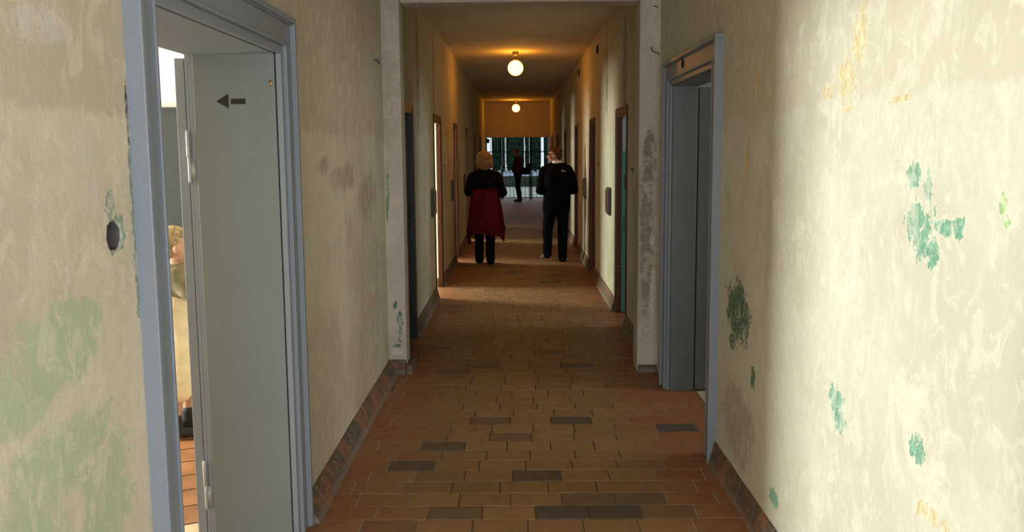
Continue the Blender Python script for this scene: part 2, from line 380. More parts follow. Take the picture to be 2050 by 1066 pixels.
# side room on the left
W0, W1, WZ0, WZ1 = 3.0, 4.8, .95, 2.1
m = MB(); X0, X1 = -5.3, -5.05
m.box(X0, X1, -.2, W0, -.05, 3.0); m.box(X0, X1, W1, 6.5, -.05, 3.0); m.box(X0, X1, W0, W1, -.05, WZ0); m.box(X0, X1, W0, W1, WZ1, 3.0)
S(m.build('wall_room_outer', M['plaster_room']), 'outer wall of the side room with its window', 'wall')
m = MB(); m.box(-5.2, BLX, 6.22, 6.5, -.05, 3.0); m.box(-5.2, BLX, -.2, -.02, -.05, 3.0)
S(m.build('wall_room_far', M['plaster_room']), 'cream wall of the side room seen through the left doorway', 'wall')
w = empty('window_1', (0,0,0)); S(w, 'window of the side room', 'window')
m = MB(); m.box(-5.2, -5.14, W0, W0+.05, WZ0, WZ1); m.box(-5.2, -5.14, W1-.05, W1, WZ0, WZ1); m.box(-5.2, -5.14, W0, W1, WZ0, WZ0+.05); m.box(-5.2, -5.14, W0, W1, WZ1-.05, WZ1)
m.box(-5.19, -5.15, 3.88, 3.92, WZ0, WZ1); m.build('window_frame', M['palegrey'], w)
# cells on the left
m = MB()
for y in (6.26, 8.3, 11.15, 13.95, 16.8, 19.7, 22.6): m.box(-3.4, NL-.11, y-.06, y+.06, -.05, CEIL)
yy = 6.2; CWIN = []
for a, b in LD:
    c = (a+b)/2; q0, q1 = b-.15, b+.80; CWIN.append((q0, q1))
    m.box(-3.6, -3.4, yy, q0, -.05, CEIL); m.box(-3.6, -3.4, q0, q1, -.05, .75); m.box(-3.6, -3.4, q0, q1, 1.95, CEIL); yy = q1
m.box(-3.6, -3.4, yy, ENDY+.3, -.05, CEIL); m.box(-3.6, NL-.11, ENDY, ENDY+.3, -.05, CEIL)
S(m.build('wall_cell_left', M['plaster_cell']), 'pale walls of the cells on the left', 'wall')
# cells on the right
m = MB()
for y in (6.26, 9.4, 12.3, 15.2, 18.2, 21.3, ENDY+.1): m.box(3.4, NR+.11, y-.06, y+.06, -.05, CEIL)
m.box(3.4, 3.6, 6.2, 7.0, -.05, CEIL); m.box(3.4, 3.6, 7.0, 8.2, -.05, 1.2); m.box(3.4, 3.6, 7.0, 8.2, 2.0, CEIL); m.box(3.4, 3.6, 8.2, ENDY+.2, -.05, CEIL)
m.box(3.4, 1.17, 6.0, 6.2, -.05, 3.0); m.box(3.4, 1.17, 3.4, 3.55, -.05, 3.0); m.box(3.2, 3.4, 3.4, 4.1, -.05, 3.0); m.box(3.2, 3.4, 5.3, 6.2, -.05, 3.0); m.box(3.2, 3.4, 4.1, 5.3, -.05, 1.0); m.box(3.2, 3.4, 4.1, 5.3, 2.1, 3.0)
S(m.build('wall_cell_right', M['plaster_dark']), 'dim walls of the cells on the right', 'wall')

# floors: real tiles in running bond for the hall and passage
def floor_tiles():
    RH, TL, G = .1429, .2365, .0022
    spec = [(.193,.440,4.9,1),(.813,1.085,4.79,1),(-.025,.215,4.04,.9),(.077,.310,3.61,1),(.325,.555,3.62,1),(-.416,-.176,3.61,.6),(-.656,-.416,4.18,.85),(-.372,-.057,4.90,.55),
            (.209,.432,3.76,.55),(.446,.678,3.77,.6),(-.524,-.349,4.49,.75),(-.158,-.046,4.60,.6),(.332,.553,6.23,.8),(-.445,-.277,6.2,.6),(.136,.392,6.68,.7),(-.540,-.298,4.03,.35),(.561,.796,3.63,.4)]
    rows = {}
    for a, b, y, d in spec: rows.setdefault(int(math.floor((y-3.537)/RH)), []).append((a, b, d))
    bm = bmesh.new(); lay = bm.loops.layers.float_color.new('tile')
    k = int((-3.2-3.537)/RH)-1
    while True:
        y0 = 3.537+k*RH; y1 = y0+RH
        if y0 > 27.9: break
        lo, hi = (XL-.02, 1.18) if y0 < 6.05 else (NL-.10, NR+.10)
        if y0 < 2.2-.1 or y0 > 3.4: pass
        off = random.uniform(0, TL) if k % 2 == 0 else random.uniform(0, TL)
        cuts = []
        if k in rows:
            off = (rows[k][0][0]-lo) % TL
        x = lo-TL+off
        cuts = []
        while x < hi:
            cuts.append((x, x+TL)); x += TL*random.choice((1,1,1,1,1,.97,1.03))
        for n_, (a, b) in enumerate(cuts):
            d = 0
            if k in rows:
                for ra, rb, rd in rows[k]:
                    if abs((a+b)/2-(ra+rb)/2) < TL*.5: d = rd
            else:
                u = random.random()
                near = y0 < 8
                if u < (.015 if near else .05): d = random.uniform(.4, .8)
                elif u < (.07 if near else .14): d = random.uniform(.1, .35)
            nx = cuts[n_+1][0] if n_+1 < len(cuts) else b
            a_, b_ = max(a, lo)+G, min(nx, hi)-G
            if b_-a_ < .015: continue
            ya, yb = y0+G, y1-G; zt = random.uniform(-.0006, .0006)
            e = .0018
            top = [bm.verts.new(p) for p in ((a_+e, ya+e, zt), (b_-e, ya+e, zt), (b_-e, yb-e, zt), (a_+e, yb-e, zt))]
            bot = [bm.verts.new(p) for p in ((a_, ya, -.006), (b_, ya, -.006), (b_, yb, -.006), (a_, yb, -.006))]
            col = (random.random(), d, random.random(), 1)
            fs = [bm.faces.new(top)]+[bm.faces.new((bot[i], bot[(i+1)%4], top[(i+1)%4], top[i])) for i in range(4)]
            for f in fs:
                for l in f.loops: l[lay] = col
        k += 1
    me = bpy.data.meshes.new('floor'); bm.to_mesh(me); bm.free(); me.materials.append(M['tile'])
    o = bpy.data.objects.new('floor', me); COL.objects.link(o)
    S(o, 'worn brown clay tile floor of the corridor with scattered dark tiles', 'floor')
    m = MB(); m.box(-1.3, 1.3, -3.4, 27.9, -.08, -.0035); S(m.build('floor_bed', M['grout']), 'dusty joints between the corridor tiles', 'floor')
floor_tiles()
# side-room floor: larger orange tiles laid askew
m = MB(); ca, sa = math.cos(.42), math.sin(.42)
for i in range(-26, 27):
    for j in range(-26, 27):
        pts = []
        for u, v in ((i*.2+.006, j*.2+.006), ((i+1)*.2-.006, j*.2+.006), ((i+1)*.2-.006, (j+1)*.2-.006), (i*.2+.006, (j+1)*.2-.006)):
            pts.append(((-3.1)+u*ca-v*sa, 3.2+u*sa+v*ca, 0))
        if all(-5.1 < p[0] < BLX+.27 and 0 < p[1] < 6.2 for p in pts) and all(p[0] < BLX or 2.25 < p[1] < 3.3 for p in pts): m.poly(pts)
S(m.build('floor_room', M['roomtile']), 'orange tiled floor of the side room', 'floor')
m = MB(); m.box(-5.3, -1.29, -.2, 6.3, -.08, -.004); S(m.build('floor_room_bed', M['roomgrout']), 'pale joints between the orange tiles', 'floor')
m = MB(); m.box(-3.6, NL-.10, 6.2, ENDY+.3, -.08, -.004); m.box(NR+.10, 3.6, 6.2, ENDY+.3, -.08, -.004); m.box(1.17, 3.4, 3.4, 6.2, -.08, -.004)
S(m.build('floor_cells', M['roomtile']), 'clay floors of the cells', 'floor')

# skirtings: sloping terracotta plinths
def skirting(name, X, s, spans, h, d, label):
    m = MB()
    for a, b in spans:
        n = max(2, int((b-a)/.12)); rr = []
        for i in range(n+1):
            y = a+(b-a)*i/n; w = .004*noise.noise(Vector((X*9, y*7, 1))); w2 = .006*noise.noise(Vector((X*9, y*5, 5)))
            rr.append([Vector((X+s*.02, y, -.01)), Vector((X-s*(d+w), y, -.01)), Vector((X-s*(d*.92+w), y, .012)), Vector((X-s*(d*.35+w), y, h*.8+w2)), Vector((X-s*.010, y, h+w2)), Vector((X+s*.02, y, h+w2))])
        m.rings(rr)
    S(m.build(name, M['terra']), label, 'baseboard')
skirting('baseboard_left_near', XL, -1, [(-3.0, 2.05), (3.505, 6.0)], .098, .072, 'sloping dusty terracotta skirting on the near left wall')
skirting('baseboard_right_near', XR, 1, [(-3.0, 4.18)], .115, .04, 'terracotta skirting on the near right wall')
def gaps(D, a, b):
    r = []
    for p, q in D: r.append((a, p)); a = q
    return r+[(a, b)]
skirting('baseboard_left_far', NL, -1, [g for g in gaps(LD, PORT1, ENDY) if g[1] > g[0]], .13, .045, 'terracotta skirting along the left side of the passage')
skirting('baseboard_right_far', NR, 1, gaps(RD, PORT1, ENDY), .13, .045, 'terracotta skirting along the right side of the passage')
m = MB(); m.box(-.93, -.80, 5.955, 6.0, -.01, .10); m.box(-.797, -.755, 5.96, 6.22, -.01, .07)
m.box(.87, 1.0, 5.965, 6.0, -.01, .05)
S(m.build('baseboard_portal', M['terra'], bevel=.008), 'red terracotta foot of the portal piers', 'baseboard')

# ---------------------------------------------------------------- door casings
def casing(m, X, s, y0, y1, z1, prof):
    """nested rectangular mouldings; s=+1 casing sticks out towards +X"""
    for a, b, t in prof:
        xa, xb = X-s*.004, X+s*t
        m.box(xa, xb, y0+a, y0+b, 0, z1-b); m.box(xa, xb, y1-b, y1-a, 0, z1-b); m.box(xa, xb, y0+a, y1-a, z1-b, z1-a)
PROF = [(0,.022,.044),(.022,.028,.036),(.028,.105,.026),(.105,.118,.033),(.118,.15,.018)]
# door_1: the doorway with the arrow
d = empty('door_1', (0,0,0)); S(d, 'blue grey painted doorway on the near left wall leading into the bright side room', 'door')
m = MB(); casing(m, XL, 1, 2.05, 3.50, 2.13, PROF); m.build('door_frame', M['bluegrey'], d, bevel=.003)
m = MB(); m.box(XL-.01, -1.255, 3.352, 3.40, 0, 2.0); m.build('reveal_panel', M['bluegrey_panel'], d, bevel=.003)
m = MB(); m.box(XL-.01, -1.30, 2.16, 2.20, 0, 2.0); m.box(XL-.01, -1.285, 2.16, 3.40, 1.978, 2.02); m.build('lining', M['bluegrey_panel'], d)
m = MB(); m.box(-1.256, -1.272, 3.358, 3.40, 0, 1.985); m.box(-1.274, -1.288, 3.362, 3.41, 0, 1.985); m.build('rebate', M['bluegrey'], d, bevel=.002)
lf = MB().box(-1.292, -1.330, 3.366, 4.35, .015, 1.965).build('door_leaf', M['bluegrey'], d, bevel=.003)
lf['label'] = 'door leaf folded back into the side room'
MB().box(XL-.022, BLX-.004, 2.2, 3.352, -.06, -.001).build('threshold', M['roomtile'], d)
for z in (1.485, .14):
    h = MB()
    h.capsule((-1.283, 3.352, z), .007, (-1.283, 3.352, z+.094), .007, 10, 2); h.capsule((-1.285, 3.352, z+.1), .008, (-1.285, 3.352, z+.195), .008, 10, 2)
    h.box(-1.262, -1.283, 3.354, 3.360, z+.005, z+.09); h.build('hinge', M['steel'], d, smooth=True)
MB().ell((-.952, 3.352, 1.865), (.009, .004, .012)).build('screw_plug', M['brass'], d, smooth=True)
# door_2: right-hand doorway
d = empty('door_2', (0,0,0)); S(d, 'grey painted doorway on the near right wall with a dark interior', 'door')
m = MB(); casing(m, XR, -1, 4.18, 5.66, 2.15, PROF); m.build('door_frame', M['bluegrey'], d, bevel=.003)
m = MB(); m.box(XR, 1.165, 4.29, 4.335, 0, 2.02); m.box(XR, 1.165, 5.49, 5.53, 0, 2.02); m.box(XR, 1.17, 4.29, 5.53, 1.992, 2.03); m.build('lining', M['greydark'], d, bevel=.003)
MB().box(1.174, 2.05, 5.488, 5.53, .012, 1.985).build('door_leaf', M['greydark'], d, bevel=.004)
MB().box(XR+.172, 1.185, 4.335, 5.49, -.06, -.001).build('threshold', M['roomtile'], d)
m = MB(); hy, hz = 5.06, 2.092
m.rings([[Vector((x, hy+r*math.cos(2*PI*i/20), hz+r*math.sin(2*PI*i/20))) for i in range(20)] for x, r in ((.984,.026),(.978,.026),(.976,.022),(.976,.016),(.979,.014),(.9815,.013))])
m.build('bolt_hole_ring', M['iron'], d, smooth=True)

CPROF = [(0,.02,.012),(.02,.06,.008),(.06,CW,.006)]
def cell_door(idx, side, y0, y1, mat, leaf, label, ang=90, leafmat=None):
    s = 1 if side == 'L' else -1                    # direction of the corridor
    X = NL if side == 'L' else NR
    d = empty('door_%d' % idx, (0,0,0)); S(d, label, 'door')
    m = MB(); casing(m, X, s, y0, y1, 1.985, CPROF); m.build('door_frame', mat, d, bevel=.002)
    m = MB(); a, b = y0+CW, y1-CW
    m.box(X, X-s*.04, a-.06, a+.004, 0, 1.93); m.box(X, X-s*(.046 if idx == 4 else .06), b-.004, b+.03, 0, 1.93); m.box(X, X-s*.04, a-.06, b+.06, 1.90, 1.935); m.build('lining', M['brown_leaf'] if mat == M['brown'] else mat, d)
    lm = leafmat or mat; w = b-a
    if leaf == 'shut':
        m = MB(); m.box(X-s*.035, X-s*.075, a+.006, b-.006, .01, 1.895)
        for z0, z1 in ((.12,.85),(.98,1.78)): m.box(X-s*.025, X-s*.04, a+.12, b-.12, z0, z1)
        lf = m.build('door_leaf', lm, d, bevel=.004)
        MB().box(X-s*.02, X-s*.04, b-.10, b-.03, .95, 1.12).capsule((X-s*.0, b-.06, 1.06), .009, (X-s*.0, b-.17, 1.06), .008).capsule((X-s*.0, b-.06, 1.06), .009, (X-s*.03, b-.06, 1.06), .009).build('handle', M['iron'], lf)
    else:
        lf = empty('door_leaf', (X-s*.042, b-.05, 0) if ang < 95 else (X-s*.125, b+.0, 0)); lf.parent = d
        lf.rotation_euler = (0, 0, -s*math.radians(ang-90))
        MB().box(-s*.002, -s*w, 0, .04, .012, 1.89).build('leaf_panel', lm, lf, bevel=.003)
        m = MB(); m.box(-s*(w-.12), -s*(w-.05), -.006, 0, .95, 1.12); m.capsule((-s*(w-.08), -.03, 1.06), .009, (-s*(w-.20), -.03, 1.06), .008); m.capsule((-s*(w-.08), -.03, 1.06), .009, (-s*(w-.08), 0, 1.06), .009)
        m.build('handle', M['iron'], lf)
        if leafmat == M['teal']:
            m = MB(); m.box(-s*.004, -s*(w-.004), -.0025, .0, 1.58, 1.885); m.build('upper_panel', M['palegrey'], lf)['label'] = 'pale grey upper part of the teal door'
            m = MB(); m.box(-s*.05, -s*.09, -.014, 0, 1.28, 1.33); m.capsule((-s*.03, -.02, 1.22), .008, (-s*.03, -.02, 1.34), .008); m.capsule((-s*.07, -.02, 1.30), .01, (-s*.05, -.03, 1.30), .01)
            m.box(-s*.04, -s*.075, -.012, 0, .82, .94); m.build('bolt', M['iron'], lf)
    return d
cell_door(3, 'L', *LD[0], M['darkgreen'], 'shut', 'dark green black cell door, shut, just behind the left pier of the portal')
cell_door(4, 'L', *LD[1], M['brown'], 'open', 'brown cell door ajar with a thin bright gap, second on the left of the passage', 168, M['brown_leaf'])
cell_door(5, 'L', *LD[2], M['brown'], 'open', 'red brown cell door glowing orange, third on the left of the passage', 90, M['brown_leaf'])
cell_door(6, 'L', *LD[3], M['brown'], 'open', 'brown cell door on the left behind the person in red', 90, M['brown_leaf'])
cell_door(7, 'L', *LD[4], M['brown'], 'open', 'dark cell door far along the left wall, next to last', 90)
cell_door(8, 'L', *LD[5], M['brown'], 'shut', 'dark cell door farthest along the left wall')
cell_door(9, 'R', *RD[0], M['brown'], 'open', 'open brown framed cell doorway with a teal leaf behind the right pier', 90, M['teal'])
cell_door(10, 'R', *RD[1], M['brown'], 'open', 'brown framed dark cell doorway, second on the right of the passage', 90)
cell_door(11, 'R', *RD[2], M['brown'], 'shut', 'red brown cell door on the right beside the person in the black jacket')
cell_door(12, 'R', *RD[3], M['brown'], 'shut', 'brown cell door fourth on the right, past the jacketed person')
cell_door(13, 'R', *RD[4], M['brown'], 'shut', 'dark cell door far along the right wall, next to last')
cell_door(14, 'R', *RD[5], M['brown'], 'shut', 'dark cell door farthest along the right wall')

# ---------------------------------------------------------------- things on the walls
# arrow on the reveal panel
m = MB(); Y = 3.3515; zc = 1.797
m.prism([(-1.166, Y, zc), (-1.1185, Y, zc+.028), (-1.1185, Y, zc-.028)], (0, -.002, 0)); m.prism([(-1.109, Y, zc+.0085), (-1.052, Y, zc+.0095), (-1.052, Y, zc-.0115), (-1.109, Y, zc-.0115)], (0, -.002, 0))
tag(m.build('arrow_sign', M['black']), 'black arrow pointing left stuck on the grey door panel', 'sign')

def wall_case(side, y, label):
    s = 1 if side == 'L' else -1; X = NL if side == 'L' else NR
    c = empty('wall_case', (X, y, .91)); tag(c, label, 'wall case')
    m = MB(); m.prism([(s*-.002, 0, .03), (s*-.002, 0, .27), (s*.012, 0, .295), (s*.034, 0, .27), (s*.034, 0, .03), (s*.012, 0, .0)], (0, .27, 0)); m.build('case_body', M['panelgrey'], c, bevel=.003)
    MB().box(s*.033, s*.038, .012, .258, .04, .26).build('front_panel', M['panelred' if side == 'R' else 'paneltan'], c, bevel=.002)
    return c
wall_case('L', 8.67, 'grey brown case on the left wall in front of the door with the bright gap')
wall_case('L', 11.41, 'small grey case on the left wall before the orange lit door')
wall_case('L', 14.22, 'tiny case on the left wall beside the elbow of the person in red')
wall_case('R', 8.72, 'dark reddish case on the right wall just past the teal doorway')
wall_case('R', 11.78, 'dark case on the right wall nearest the elbow of the jacketed person')

def door_hook(side, y, z, label):
    s = 1 if side == 'L' else -1; X = NL if side == 'L' else NR
    m = MB(); m.box(X, X+s*.004, y-.008, y+.008, z-.024, z+.024); m.tube([(X, y, z+.005), (X+s*.009, y, z+.006), (X+s*.013, y, z+.010), (X+s*.014, y, z+.018)], .004)
    tag(m.build('door_hook', M['iron']), label, 'hook')
door_hook('R', 7.12, 1.42, 'small iron hook on the right wall between the pier and the teal doorway')
door_hook('R', 10.08, 1.42, 'small iron hook on the sunlit wall before the second right doorway')
door_hook('R', 13.0, 1.42, 'tiny iron hook on the right wall above the jacketed shoulder')
door_hook('L', 10.35, 1.41, 'small iron hook on the left wall after the door with the bright gap')
door_hook('L', 13.2, 1.41, 'small iron hook on the left wall after the orange lit door')
def iron_anchor(y, z, label):
    m = MB(); m.box(NR, NR-.005, y-.05, y+.05, z-.055, z+.055); m.box(NR-.004, NR-.022, y-.03, y+.03, z-.04, z+.04)
    tag(m.build('wall_bracket', M['black'], bevel=.003), label, 'bracket')  # solid iron bracket on the wall face, without any air opening
iron_anchor(10.2, 2.762, 'dark iron vent high on the right wall, nearer one')
iron_anchor(13.1, 2.755, 'dark iron vent high on the right wall beside the orange lamp glow')
m = MB(); m.tube([(.945, 6.0, 2.30), (.947, 5.985, 2.275), (.965, 5.98, 2.262), (.985, 5.985, 2.258), (1.0, 5.995, 2.245)], .0035, 6)
tag(m.build('wire_stub', M['iron']), 'bent wire stub high on the right pier of the portal', 'wire')
m = MB(); m.tube([(.96, 6.0, 2.575), (.975, 5.985, 2.57), (.985, 5.985, 2.56)], .003, 6)
tag(m.build('wire_stub', M['iron']), 'short wire near the top of the right pier of the portal', 'wire')
m = MB(); m.tube([(XL, 5.68, 2.19), (XL+.02, 5.69, 2.195), (XL+.025, 5.73, 2.175)], .004, 6)
tag(m.build('wall_nail', M['iron']), 'bent nail in the left wall beside the portal', 'nail')

# lamps
def lamp(x, y, label):
    L = empty('globe_lamp', (x, y, CEIL)); tag(L, label, 'lamp', 'opal globe lamps on the passage ceiling')
    MB().lathe((0,0,0), [(.004,-.062),(.018,-.062),(.032,-.05),(.042,-.028),(.044,-.004),(.044,.002),(.004,.002)]).build('canopy', M['brass'], L, smooth=True)
    MB().lathe((0,0,0), [(.002,-.125),(.006,-.125),(.006,-.05),(.002,-.05)], 12).build('stem', M['brass'], L, smooth=True)
    MB().lathe((0,0,0), [(.002,-.128),(.034,-.128),(.036,-.112),(.026,-.102),(.002,-.10)]).build('collar', M['brass'], L, smooth=True)
    R = .104; c = -.222
    MB().lathe((0,0,0), [(R*math.sin(a)*1.0+1e-4, c-R*math.cos(a)) for a in [PI*k/22*.93 for k in range(23)]], 40).build('glass_globe', M['globe'], L, smooth=True)
    return L
lamp(.008, 11.9, 'lit white globe lamp on the passage ceiling above the two walkers, the larger nearer one')
lamp(.02, 23.3, 'lit white globe lamp at the far end before the yellow lintel wall')

# board standing in the side room
b = empty('display_board', (-2.9, 6.05, 0)); tag(b, 'dark slate grey board standing against the cream wall of the side room', 'board')
MB().box(-.8, .9, -.02, .02, .06, 1.895).build('board_panel', M['board'], b, bevel=.004)
MB().box(-.83, .93, -.026, .03, 1.88, 1.915).build('top_rail', M['iron'], b)
for x in (-.6, .7): MB().box(x-.03, x+.03, -.13, .13, 0, .06).build('foot', M['iron'], b)

# gate
g = empty('iron_gate', (0.01, 27.6, 0)); tag(g, 'black iron bar gate closing the far end of the corridor', 'gate')
for x in (-1.03, -.475, -.435, .455, .495, 1.03):
    MB().box(x-.018, x+.018, -.018, .018, .0, 2.65).build('post', M['grate'], g)
for a, b_ in ((-1.03,-.475),(-.435,.455),(.495,1.03)):
    for z in (.045, 1.02, 1.53, 2.3): MB().box(a, b_, -.012, .012, z-.014, z+.014).build('rail', M['grate'], g)
x = -.94
while x < 1.0:
    if min(abs(x-q) for q in (-.475,-.435,.455,.495)) > .03:
        MB().capsule((x,0,.02), .0075, (x,0,2.64), .0075, 8, 2).build('bar', M['grate'], g)
    x += .1235
MB().box(.36, .455, -.03, .03, 1.0, 1.16).build('lock_case', M['grate'], g)
wl = empty('wall_lantern', (-1.02, 27.3, 1.98)); tag(wl, 'black lantern on an arm at the left of the gate', 'lantern')
MB().tube([(-.02,0,-.05),(.06,0,-.02),(.14,0,-.04)], .012).build('arm', M['iron'], wl)
MB().lathe((.14,0,-.10), [(.01,.07),(.05,.05),(.045,-.03),(.03,-.06),(.01,-.07)], 12).build('lantern_head', M['iron'], wl)

# courtyard beyond the gate
m = MB(); m.box(-14, 14, 27.9, 70, -.06, -.01); S(m.build('ground_courtyard', M['concrete']), 'pale courtyard ground beyond the gate', 'ground')
m = MB(); m.box(-14, 14, 52, 62.5, -.01, .0); S(m.build('ground_path', M['bluepave']), 'bluish strip of paving far out in the courtyard', 'path')
m = MB(); nz = 60
m.rings([[Vector((-6+12*i/nz, 37.0+.03*noise.noise(Vector((i*.7,1,1))), -.01)), Vector((-6+12*i/nz, 37.4, -.01)), Vector((-6+12*i/nz, 37.38, .44+.03*noise.noise(Vector((i*.5,4,1))))), Vector((-6+12*i/nz, 37.02, .46+.03*noise.noise(Vector((i*.5,9,1)))))] for i in range(nz+1)])
tag(m.build('low_wall', M['lowwall']), 'low dark mossy wall across the courtyard behind the gate', 'wall')
def hedge(x0, x1, y, h, z0, label):
    cx = (x0+x1)/2; t = empty('clipped_tree', (cx, y, 0)); tag(t, label, 'tree', 'dark clipped trees beyond the gate')
    hw = (x1-x0)/2; bm = bmesh.new(); nz, na = 30, 22; rr = []
    m = MB()
    for k in range(nz+1):
        z = z0+(h-z0)*k/nz; e = .93+.07*min(1, k/3)*min(1, (nz-k)/3)
        rr.append([Vector((hw*e*math.copysign(abs(math.cos(a))**.5, math.cos(a)), .5*e*math.copysign(abs(math.sin(a))**.5, math.sin(a)), z))*1.0+Vector((.018*noise.noise(Vector((a*2, z*2, cx))), .06*noise.noise(Vector((a*2, z*2, cx+9))), 0)) for a in [2*PI*i/na+.01 for i in range(na)]])
    m.rings(rr); m.build('crown', M['foliage'], t)
    MB().lathe((0,0,0), [(.09,-.02),(.07,z0+.3)], 10).build('trunk', M['bark'], t)
PXM = 62/1700
# x edges in metres at Y = 62 (from the gaps of sky seen between them)
hed = [(-3.6,-2.10,'dark clipped tree at the far left of the gate'),(-1.74,-1.09,'dark tree left of the bluish sliver of sky'),(-1.0,-.776,'thin dark tree between the two left slivers of sky'),(-.683,.63,'broad dark green tree directly behind the person in maroon'),(.72,1.0,'thin dark tree right of the person in maroon'),(1.03,1.865,'dark tree between the two right slivers of sky'),(2.07,3.6,'dark clipped tree at the far right of the gate')]
for a, b_, lab in hed: hedge(a, b_, 62.8, 6.5, .10, lab)
# ---------------------------------------------------------------- people
def R3(z=0, x=0, y=0): return (Matrix.Rotation(z,3,'Z') @ Matrix.Rotation(x,3,'X') @ Matrix.Rotation(y,3,'Y'))
def hand(m, w, d, side, s=1.0, curl=.7):
    """palm + five separate fingers growing from wrist w along d"""
    w, d = Vector(w), Vector(d).normalized(); up = Vector((0,0,1)); lat = d.cross(up)
    lat = lat.normalized() if lat.length > .1 else Vector((1,0,0)); dn = lat.cross(d).normalized()
    if dn.z > 0: dn = -dn
    for k in (-.5, -.17, .17, .5): m.capsule(w+d*.005*s, .014*s, w+d*.075*s+lat*(.055*k*s), .0115*s, 10, 3)
    for k, L in ((-.5,.062), (-.17,.078), (.17,.083), (.5,.072)):
        p = w+d*.08*s+lat*(.06*k*s); a = 0; r = .0092*s
        for j in range(3):
            a += curl*.55; q = p+(d*math.cos(a)+dn*math.sin(a))*(L*s*(.45,.32,.23)[j]); m.capsule(p, r, q, r*.9, 8, 3); p = q; r *= .9
    t0 = w+d*.02*s+lat*(side*.022*s); t1 = t0+(d*.6+lat*side*.8).normalized()*.04*s; m.capsule(t0, .012*s, t1, .0105*s, 8, 3); m.capsule(t1, .0105*s, t1+(d*.9+lat*side*.2+dn*.4).normalized()*.032*s, .009*s, 8, 3)
def body(J, name, mat, loc, rz, s=1.0, yaw=0, pitch=0, voxel=.0065, hs=1.0, thin=1.0):
    m = MB(); H = Vector(J['head']); r = R3(yaw, pitch)
    def P(x, y, z): return H+r@Vector((x*hs, y*hs, z*hs))
    m.ell(P(0,-.008,.018), (.073*hs,.092*hs,.092*hs), r)           # cranium
    m.ell(P(0,.012,-.035), (.060*hs,.078*hs,.075*hs), r)           # face
    m.ell(P(0,.052,-.090), (.034*hs,.030*hs,.024*hs), r)           # chin
    m.capsule(P(0,.088,.0), .010*hs, P(0,.104,-.034), .014*hs); m.ell(P(0,.090,-.037), (.019*hs,.012*hs,.010*hs), r)
    m.capsule(P(-.04,.076,.022), .011*hs, P(.04,.076,.022), .011*hs)  # brow
    m.capsule(P(-.02,.080,-.062), .007*hs, P(.02,.080,-.062), .007*hs); m.capsule(P(-.018,.079,-.074), .0075*hs, P(.018,.079,-.074), .0075*hs)
    for k in (-1, 1):
        m.ell(P(k*.073,-.008,-.012), (.011*hs,.020*hs,.031*hs), R3(yaw)@R3(0,-.15)); m.ell(P(k*.045,.058,-.03), (.022*hs,.02*hs,.02*hs), r)
    nb = Vector(J['neck']); m.capsule(P(0,-.02,-.06), .050*s, nb, .056*s)
    for a in ('pelvis','waist','chest'): c, rr = J[a]; m.ell(c, rr)
    (pc, pr), (wc, wr), (cc, cr) = J['pelvis'], J['waist'], J['chest']
    m.loft([(pc[0],pc[1],pc[2]-.06*s,pr[0]*.8,pr[1]*.8),(pc[0],pc[1],pc[2],pr[0],pr[1]),(wc[0],wc[1],wc[2],wr[0],wr[1]),(cc[0],cc[1],cc[2],cr[0],cr[1]),(nb.x,nb.y,nb.z-.05*s,cr[0]*.75,cr[1]*.62),(nb.x,nb.y,nb.z+.01*s,.06*s,.055*s)])
    for k in ('L','R'):
        sh, el, wr_ = J['sh'+k], J['el'+k], J['wr'+k]
        m.chain([(nb-Vector((0,0,.03*s)), .045*s), (sh, .050*s*thin), (el, .037*s*thin), ((Vector(el)*.72+Vector(wr_)*.28), .039*s*thin), (wr_, .025*s)])
        hd = J.get('hd'+k, Vector(wr_)-Vector(el)); hand(m, wr_, hd, -1 if k == 'L' else 1, s*.95)
        hp, kn, an, to = J['hip'+k], J['kn'+k], J['an'+k], J['to'+k]
        m.chain([(hp, .080*s*thin), (kn, .050*s*thin), (Vector(kn)*.7+Vector(an)*.3, .052*s*thin), (an, .034*s*thin)])
        m.chain([(Vector(an)+Vector((0,-.02*s,-.02*s)), .030*s), (to, .026*s)])
    o = m.organic(name, mat, None, voxel, 4); o.location = loc; o.rotation_euler = (0,0,rz)
    for k in (-1, 1):
        MB().ell(P(k*.032,.073,.002), (.013*hs,.011*hs,.010*hs), r, 12, 8).build('eye', M['eye'], o, smooth=True)
    return o
def sleeves(m, J, r0, r1, r2, cut=.9, k2=('L','R')):
    for k in k2:
        sh, el, wr_ = Vector(J['sh'+k]), Vector(J['el'+k]), Vector(J['wr'+k]); m.chain([(sh, r0), (el, r1), (el.lerp(wr_, .4), r1*.95), (el.lerp(wr_, cut), r2)])
def trousers(o, J, mat, rh, rk, ra, zt, rx, ry, ank=.0, name='trousers', cut=1.0):
    m = MB(); pc = J['pelvis'][0]
    m.loft([(pc[0],pc[1],pc[2]-.10,rx*.75,ry*.8),(pc[0],pc[1],pc[2],rx,ry),(pc[0],pc[1],zt,rx*.93,ry*.93)])
    for k in ('L','R'):
        hp, kn, an = (Vector(J[q+k]) for q in ('hip','kn','an'))
        if cut < 1: m.chain([(hp, rh), (kn, rk), (kn.lerp(an, cut), ra)])
        else: m.chain([(hp, rh), (kn, rk), (kn.lerp(an, .55), (rk+ra)/2), (an+Vector((0,-.005,ank)), ra)])
    return m.organic(name, mat, o, .011, 5, .006, 11)
